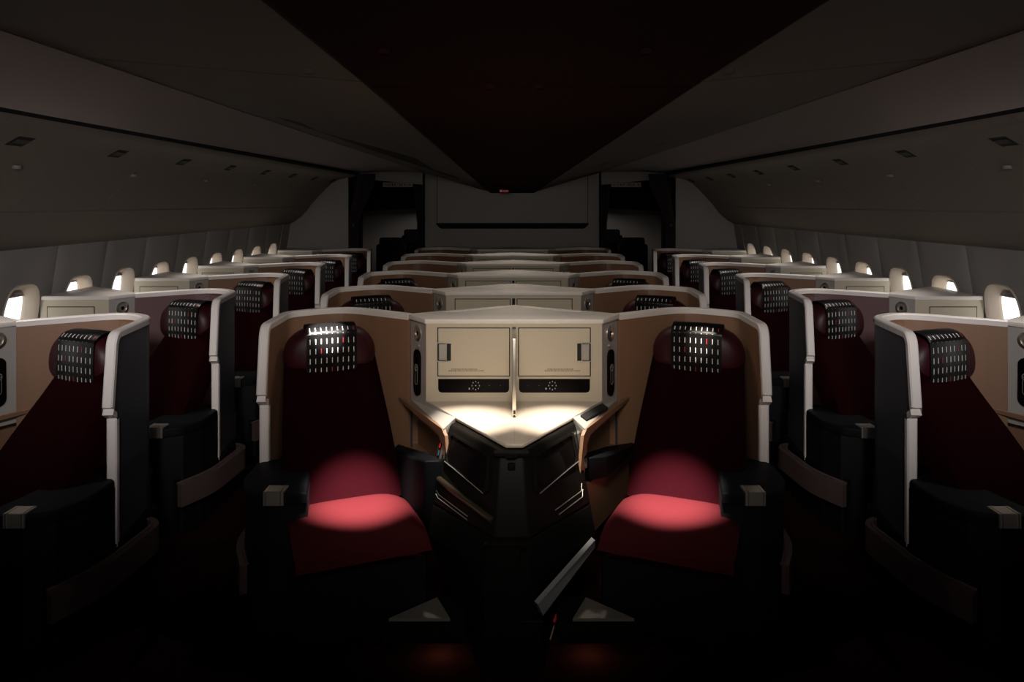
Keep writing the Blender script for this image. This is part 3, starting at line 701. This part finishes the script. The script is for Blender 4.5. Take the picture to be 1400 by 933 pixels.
def make_pod():
    """black footwell housing with V shaped front in the middle"""
    t = thing('footwell_pod', 'glossy black V-shaped footwell housing under the nearest centre table', 'cabinet')
    up_t = [(.285, -.71), (.05, -1.09)]; up_b = [(.335, -.87), (.07, -1.20)]; lo_b = [(.17, -.93), (.125, -1.20)]
    MB_ = (.355, -.895)
    def sec(c, e, back, z): return [(c[0], c[1], z), (c[0]+.0, back, z), (-c[0], back, z), (-c[0], c[1], z), (-e[0], e[1], z), (e[0], e[1], z)]
    bm = bmesh.new(); loft(bm, [sec(up_t[0], up_t[1], -.45, .798), sec(up_b[0], up_b[1], -.45, .50)]); bmesh.ops.recalc_face_normals(bm, faces=bm.faces); bevel(bm, .012, 3, .3)
    obj('upper_housing', bm, 'pod', t, ang=50)
    bm = bmesh.new(); loft(bm, [sec(up_b[0], up_b[1], -.45, .498), sec(MB_, up_b[1], -.5, .38), sec(lo_b[0], lo_b[1], -.6, .0)]); bmesh.ops.recalc_face_normals(bm, faces=bm.faces); bevel(bm, .006, 2, .3)
    obj('lower_housing', bm, 'podflat', t, ang=50)
    # front column and hinge
    obj('front_column', bbox(-.105, .035, -1.225, -1.19, .0, .485, .004, 1), 'podflat', t)
    obj('column_step', bbox(.03, .118, -1.218, -1.19, .0, .20, .003, 1), 'podflat', t)
    obj('column_cap', bbox(-.105, .06, -1.235, -1.19, .487, .502, .004, 2), 'pod', t)
    obj('nose_plate', bbox(-.07, .07, -1.118, -1.08, .786, .801, .003, 1), 'podflat', t)
    obj('nose_catch', bbox(-.022, .022, -1.122, -1.08, .780, .799, .003, 1), 'podflat', t)
    obj('nose_latch', bbox(-.015, .015, -1.125, -1.09, .735, .76, .004, 1), 'podflat', t)
    for sg in (-1, 1):
        A0 = Vector((sg*up_t[0][0], up_t[0][1], .798)); A1 = Vector((sg*up_t[1][0], up_t[1][1], .798))
        B0 = Vector((sg*up_b[0][0], up_b[0][1], .50)); B1 = Vector((sg*up_b[1][0], up_b[1][1], .50))
        nr = (A1-A0).cross(B0-A0).normalized(); nr = nr if nr.y < 0 else -nr
        def P(a, b, o=0): return (A0*(1-a)+A1*a)*(1-b)+(B0*(1-a)+B1*a)*b+nr*o
        def patch(pts, o0, o1, m, name, par=t, bev=0.0):
            bm = bmesh.new(); loft(bm, [[tuple(P(a, b, o0)) for a, b in pts], [tuple(P(a, b, o1)) for a, b in pts]])
            if bev: bmesh.ops.recalc_face_normals(bm, faces=bm.faces); bevel(bm, bev, 2)
            return obj(name, bm, m, par)
        fr_pts = [(.10, .12), (.14, .08), (.88, .10), (.90, .50), (.84, .56), (.12, .47), (.09, .42)]
        # frame around the screen (a ring) and the screen set inside
        cen = (.5, .3); inn = [((a-cen[0])*.90+cen[0], (b-cen[1])*.86+cen[1]) for a, b in fr_pts]
        bm = bmesh.new(); loft(bm, [[tuple(P(a, b, o)) for a, b in pp] for pp, o in ((fr_pts, .0), (fr_pts, .010), (inn, .012), (inn, .004))], cap=False)
        fr = obj('screen_frame', bm, 'pod', t, ang=20)
        patch(inn, .004, .006, 'screen', 'screen', fr)
        # highlight along the frame's lower edge, put in as a thin metal line
        bm = bmesh.new(); tube(bm, [P(.11, .455, .011), P(.3, .475, .013), P(.6, .52, .013), P(.83, .56, .011)], .0022, 6); obj('frame_edge', bm, 'satin', fr)
        if sg < 0:
            bm = bmesh.new(); tube(bm, [P(.015, .68, .004), P(.05, .69, .008), P(.5, .74, .010), P(.93, .79, .008), P(.98, .80, .0)], .014, 12); obj('grab_rail', bm, 'satin2', t)
            for q, nm in ((.86, 'trim_line'), (.90, 'trim_line')):
                bm = bmesh.new(); tube(bm, [P(.03, q-.03, .003), P(.08, q, .003), P(.6, q+.05, .003)], .0015, 6); obj(nm, bm, 'satin', t)
        else:
            patch([(.12, .62), (.82, .70), (.84, .84), (.18, .80), (.12, .76)], .0, .004, 'pod', 'raised_panel', bev=.002)
            for q, e in ((.80, .60), (.87, .55)):
                bm = bmesh.new(); tube(bm, [P(.10, q-.08, .005), P(.13, q, .006), P(e, q+.04, .006)], .002, 6); obj('trim_line', bm, 'satin', t)  # edge highlights put in as thin metal lines
        # chrome bracket with printed card at the outer corner
        p0, p1 = P(-.0, .10, .004), P(-.0, .52, .004)
        sd = Vector((sg*.012, .02, 0)); bm = bmesh.new()
        loft(bm, [[tuple(P(-.005, b, .002)+sd*k) for b, k in ((.08, .2), (.26, 1.2), (.50, .8), (.58, .1), (.50, -.3), (.14, -.4))], [tuple(P(-.005, b, .014)+sd*k) for b, k in ((.08, .2), (.26, 1.2), (.50, .8), (.58, .1), (.50, -.3), (.14, -.4))]])
        cb = obj('corner_bracket', bm, 'chrome', t, smooth=False)
        patch([(-.025, .24), (.03, .24), (.015, .46), (-.03, .46)], .016, .0175, 'screen', 'card_slot', cb)
        patch([(-.01, .26), (.01, .26), (.005, .33), (-.01, .33)], .0178, .0185, 'redtab', 'red_mark', cb)
        patch([(-.01, .36), (.008, .36), (.004, .43), (-.01, .43)], .0178, .0185, 'bluep', 'blue_mark', cb)
        # low triangular step plate
        tri = [(sg*.235, -1.18), (sg*.47, -1.18), (sg*.30, -1.03)]
        bm = bmesh.new(); prism(bm, tri, .178, .19); obj('step_plate', bm, 'satin', t, smooth=False)
        tri2 = [(sg*.18, -1.175), (sg*.49, -1.175), (sg*.31, -1.0), (sg*.18, -1.0)]
        bm = bmesh.new(); prism(bm, tri2, .09, .178); obj('step_box', bm, 'podflat', t, smooth=False)
        # red pull tab
        B0 = Vector((sg*MB_[0], MB_[1], .38)); B1 = Vector((sg*up_b[1][0], up_b[1][1], .38))
        L0, L1 = Vector((sg*lo_b[0][0], lo_b[0][1], 0)), Vector((sg*lo_b[1][0], lo_b[1][1], 0))
        def PL(a, b, o=0):
            n2 = (B1-B0).cross(L0-B0).normalized(); n2 = n2 if n2.y < 0 else -n2
            return (B0*(1-a)+B1*a)*(1-b)+(L0*(1-a)+L1*a)*b+n2*o
        def lpatch(pts, o, m, name):
            bm = bmesh.new(); loft(bm, [[tuple(PL(a, b, .0)) for a, b in pts], [tuple(PL(a, b, o)) for a, b in pts]]); return obj(name, bm, m, t, smooth=False)
        if sg < 0:
            lpatch([(.50, .76), (.60, .78), (.66, .90), (.58, .92), (.54, .86)], .012, 'redtab', 'pull_tab')
            lpatch([(.46, .85), (.48, .845), (.58, .905), (.57, .915)], .014, 'satin', 'tab_clip')
        else:
            lpatch([(.34, .60), (.36, .59), (.52, .70), (.50, .72)], .012, 'redtab', 'pull_tab')
            lpatch([(.38, .78), (.40, .77), (.58, .86), (.56, .87)], .006, 'satin', 'trim_clip')
            bm = bmesh.new(); pts = [(.0, .10), (.07, .0), (1.0, .30), (.93, .44)]
            loft(bm, [[tuple(PL(a, b, .0)) for a, b in pts], [tuple(PL(a, b, .02)) for a, b in pts]]); obj('sloping_strip', bm, 'greystrip', t, smooth=False)
    return t
M['satin2'] = mat('dark_satin_metal', (0.10, 0.075, 0.05), 0.3, metal=0.7)

def make_window_console(s):
    """cabinet between a window suite and the cabin wall; u runs away from the wall"""
    t = thing('window_console', 'x', 'cabinet')
    J1 = (-.39, .27); K1 = (-.47, .42); W1 = (-.885, .42)
    bm = bmesh.new(); prism(bm, [(W1[0], .42), (K1[0], .42), (K1[0]-.02, .35), (-.50, .1), (-.86, -.1)], .80, ZTOP-.009); obj('cabinet_body', xf(bm, s), 'cream', t, smooth=False)
    bm = bmesh.new(); prism(bm, [(K1[0], .421), (J1[0], .271), (J1[0]-.01, .25), (K1[0]-.04, .37)], .73, ZTOP-.009); obj('chamfer_panel', xf(bm, s), 'greyframe', t, smooth=False)
    bm = bmesh.new(); prism(bm, [(W1[0]+.01, .432), (K1[0]+.006, .432), (J1[0]+.012, .28), (J1[0]+.0, .25), (-.86, -.10), (-.87, -.10)], ZTOP-.010, ZTOP+.014); bmesh.ops.recalc_face_normals(bm, faces=bm.faces); bevel(bm, .006, 2, .3)
    obj('console_top', xf(bm, s), 'top', t, ang=40)
    a, b = sorted((s*-.84, s*-.56)); door(t, a, b, .93, 1.15, -.42, s > 0, False)
    reading_lamp(t, s, (s*K1[0], K1[1]), (s*J1[0], J1[1]))
    # table, frame and wood side with cubby
    bm = bmesh.new(); prism(bm, [(W1[0], .42), (K1[0], .42), (-.86, 1.05)], .802, .818); obj('table_top', xf(bm, s), 'table', t)
    bm = bmesh.new(); loft(bm, [[(-.47, .42, .82), (-.70, .78, .82), (-.66, .83, .79), (-.39, .27, .785)], [(-.47, .42, .76), (-.70, .78, .76), (-.66, .83, .765), (-.39, .27, .765)]]); obj('side_frame', xf(bm, s), 'greyframe', t, smooth=False)
    a = Vector((-.31, .215)); b = Vector((-.64, .80)); dd = (b-a); nn = Vector((dd.y, -dd.x)).normalized()
    def Q(q, z, o=0): p = a+dd*q+nn*o; return (p.x, p.y, z)
    outer = [(0, .79), (.97, .79), (1.0, .768), (1.25, .3), (0, .3)]; hole = [(.03, .775), (.87, .752), (.915, .728), (1.0, .54), (.03, .54)]
    bm = bmesh.new(); o0, h0, o1, h1 = [[bm.verts.new(Q(q, z, o)) for q, z in pp] for pp, o in ((outer, 0), (hole, 0), (outer, -.015), (hole, -.015))]
    for i in range(5):
        j = (i+1) % 5
        for f in ((o0[i], o0[j], h0[j], h0[i]), (h0[i], h0[j], h1[j], h1[i]), (o0[i], o0[j], o1[j], o1[i])): bm.faces.new(f)
    obj('side_panel', xf(bm, s), 'wood', t, smooth=False)
    bm = bmesh.new(); hb = [Q(q, z, -.014) for q, z in hole]; hc = [Q(q*.93+.03, z, -.1) for q, z in hole]; loft(bm, [hb, hc], cap=False); bm.faces.new([bm.verts.new(p) for p in hc]); obj('cubby_lining', xf(bm, s), 'wood', t, smooth=False)
    return t

# ------------------------------------------------------------------ place the suites
YP = 3.98; YPW = 3.77; PXWF = 1.982
shells = {s: make_shell(s) for s in (1, -1)}
shells_w = {s: make_shell(s, (.185, .150)) for s in (1, -1)}
seats = {(s, u): make_seat(s, u) for s in (1, -1) for u in (False, True)}
seats_w = {s: make_seat(s, False, True) for s in (1, -1)}
used = set()
def put(proto, loc, label, group, swap=None):
    if id(proto) not in used and swap is None:
        used.add(id(proto)); proto.location = loc; proto['label'] = label; proto['group'] = group; return proto
    return dup(proto, loc, label, group, swap)
mv = (M['wood'], M['wood_mauve'])
for r in range(ROWS):
    y = YP+PITCH*r; yw = YPW+PITCH*r; PXW = PXWF-.013*r
    for sg, side in ((-1, 'left'), (1, 'right')):
        put(shells[sg], (X0+sg*PX, y, 0), 'wood-lined white-rimmed shell of the %s centre suite in the %s row' % (side, ORD[r]), 'centre suite shells')
        if r < 3:
            lab = 'dark red seat in the %s centre suite of the %s row' % (side, ORD[r])
            if r == 0: lab += ', lit by a spot'
            put(seats[(sg, sg < 0 and r == 0)], (X0+sg*PX, y, 0), lab, 'centre suite seats')
        # window suites: aisle lies inboard, so the mirrored unit
        put(shells_w[-sg], (sg*PXW, yw, 0), '%s shell of the %s window suite in the %s row' % ('mauve-lined white-rimmed' if r == 1 else 'wood-lined white-rimmed', side, ORD[r]), 'window suite shells', mv if r == 1 else None)
        put(seats_w[-sg], (sg*PXW, yw, 0), 'dark seat with dashed headrest cover in the %s window suite, %s row' % (side, ORD[r]), 'window suite seats')
con0 = make_console(True); con1 = make_console(False)
for r in range(ROWS):
    lab = 'cream two-door console between the centre seats of the %s row' % ORD[r]
    if r == 0: lab = 'cream two-door console with spot-lit maple table in the nearest row'
    c = put(con0 if r == 0 else con1, (X0, YP+PITCH*r, 0), lab, 'centre consoles')
for sg in (-1, 1):
    fl = area('floor_courtesy_light', (X0+sg*.29, YP-1.10, .084), (X0+sg*.29, YP-1.10, 0), .05, .07, (1, .62, .5)); fl.parent = None
pod = make_pod(); pod.location = (X0-.012, YP, 0)
wc = {s: make_window_console(s) for s in (1, -1)}
for r in range(ROWS):
    for sg, side in ((-1, 'left'), (1, 'right')):
        put(wc[-sg], (sg*(PXWF-.013*r), YPW+PITCH*r, 0), 'pale cabinet between the %s wall and the window seat of the %s row' % (side, ORD[r]), 'window consoles')
# unused prototypes are removed
for p in list(shells.values())+list(seats.values())+[con0, con1]+list(wc.values())+list(shells_w.values())+list(seats_w.values()):
    if id(p) not in used:
        for c in list(p.children_recursive): bpy.data.objects.remove(c)
        bpy.data.objects.remove(p)

# ------------------------------------------------------------------ hooded lamps: reading lights in the ceiling, added ones on the bins
def hooded(name_lbl, loc, tgt, power, ang, blend=.5, col=(1, .93, .85), group='ceiling reading lights', rad=.012, bez='ceilred'):
    t = thing('reading_light', name_lbl, 'lamp', loc, group)
    d = (Vector(tgt)-Vector(loc)).normalized()
    q = d.to_track_quat('-Z', 'Y'); n = 20
    bm = bmesh.new()
    def ring(r, z): return [(r*math.cos(2*PI*k/n), r*math.sin(2*PI*k/n), z) for k in range(n)]
    loft(bm, [ring(.024, .014), ring(.024, -.001), ring(.020, -.004), ring(.016, -.002), ring(.015, .012), ring(.001, .014)], cap=False)
    obj('lamp_bezel', bm, bez, t)
    sp = spot('reading_lamp', (0, 0, 0), (0, 0, -1), power, ang, blend, col, rad)
    sp.parent = t; sp.rotation_euler = q.to_euler(); sp.location = (0, 0, -.014)
    return t
ZC = HC+.50
for r in range(ROWS-1):
    for sg, side in ((-1, 'left'), (1, 'right')):
        y = YPW+PITCH*r
        hooded('small flush lamp under the bins over the %s window suite, %s row' % (side, ORD[r]), (sg*2.352, y-.30, HC+.165), (sg*2.10, y-.10, 1.0), 14, 90, 1.0, (1, .94, .88), 'lamps under the side bins', bez='bin')  # added to brighten the window shell tops, not fittings of the bins
for sg, side in ((-1, 'left'), (1, 'right')):
    hooded('small flush ceiling lamp aimed at the %s end of the nearest centre table' % side, (X0+sg*.10, 3.0, ZC-.03), (X0+sg*.20, 3.24, .82), 330, 21, 1.0, (1, .92, .80))
    hooded('small flush ceiling lamp aimed at the %s seat cushion of the nearest row' % side, (X0+sg*.42, 2.35, ZC-.02), (X0+sg*.675, 3.19, .47), 2400, 16, 1.0, (1, .88, .80))
hooded('small flush ceiling lamp aimed at the left headrest of the nearest row', (-.75, 2.7, ZC-.02), (-.915, 3.62, 1.14), 1500, 8, .8, (1, .95, .9), bez='ceil')
hooded('small flush ceiling lamp aimed at the right headrest of the nearest row', (.8, 2.7, ZC-.02), (.93, 3.65, 1.03), 450, 6, .9, (1, .88, .75), bez='ceil')
for r in range(ROWS-1):
    zc = HC+csec(YP-.25+PITCH*r)[3][1]-.036
    for sg, side in ((-1, 'left'), (1, 'right')):
        hooded('small flush lamp over the %s side of the centre suites, %s row' % (side, ORD[r]), (X0+sg*.25, YP+.08+PITCH*r, zc), (X0+sg*.45, YP-.17+PITCH*r, 1.2), 9, 80, .7, (1, .9, .78), 'lamps over the suite rows')
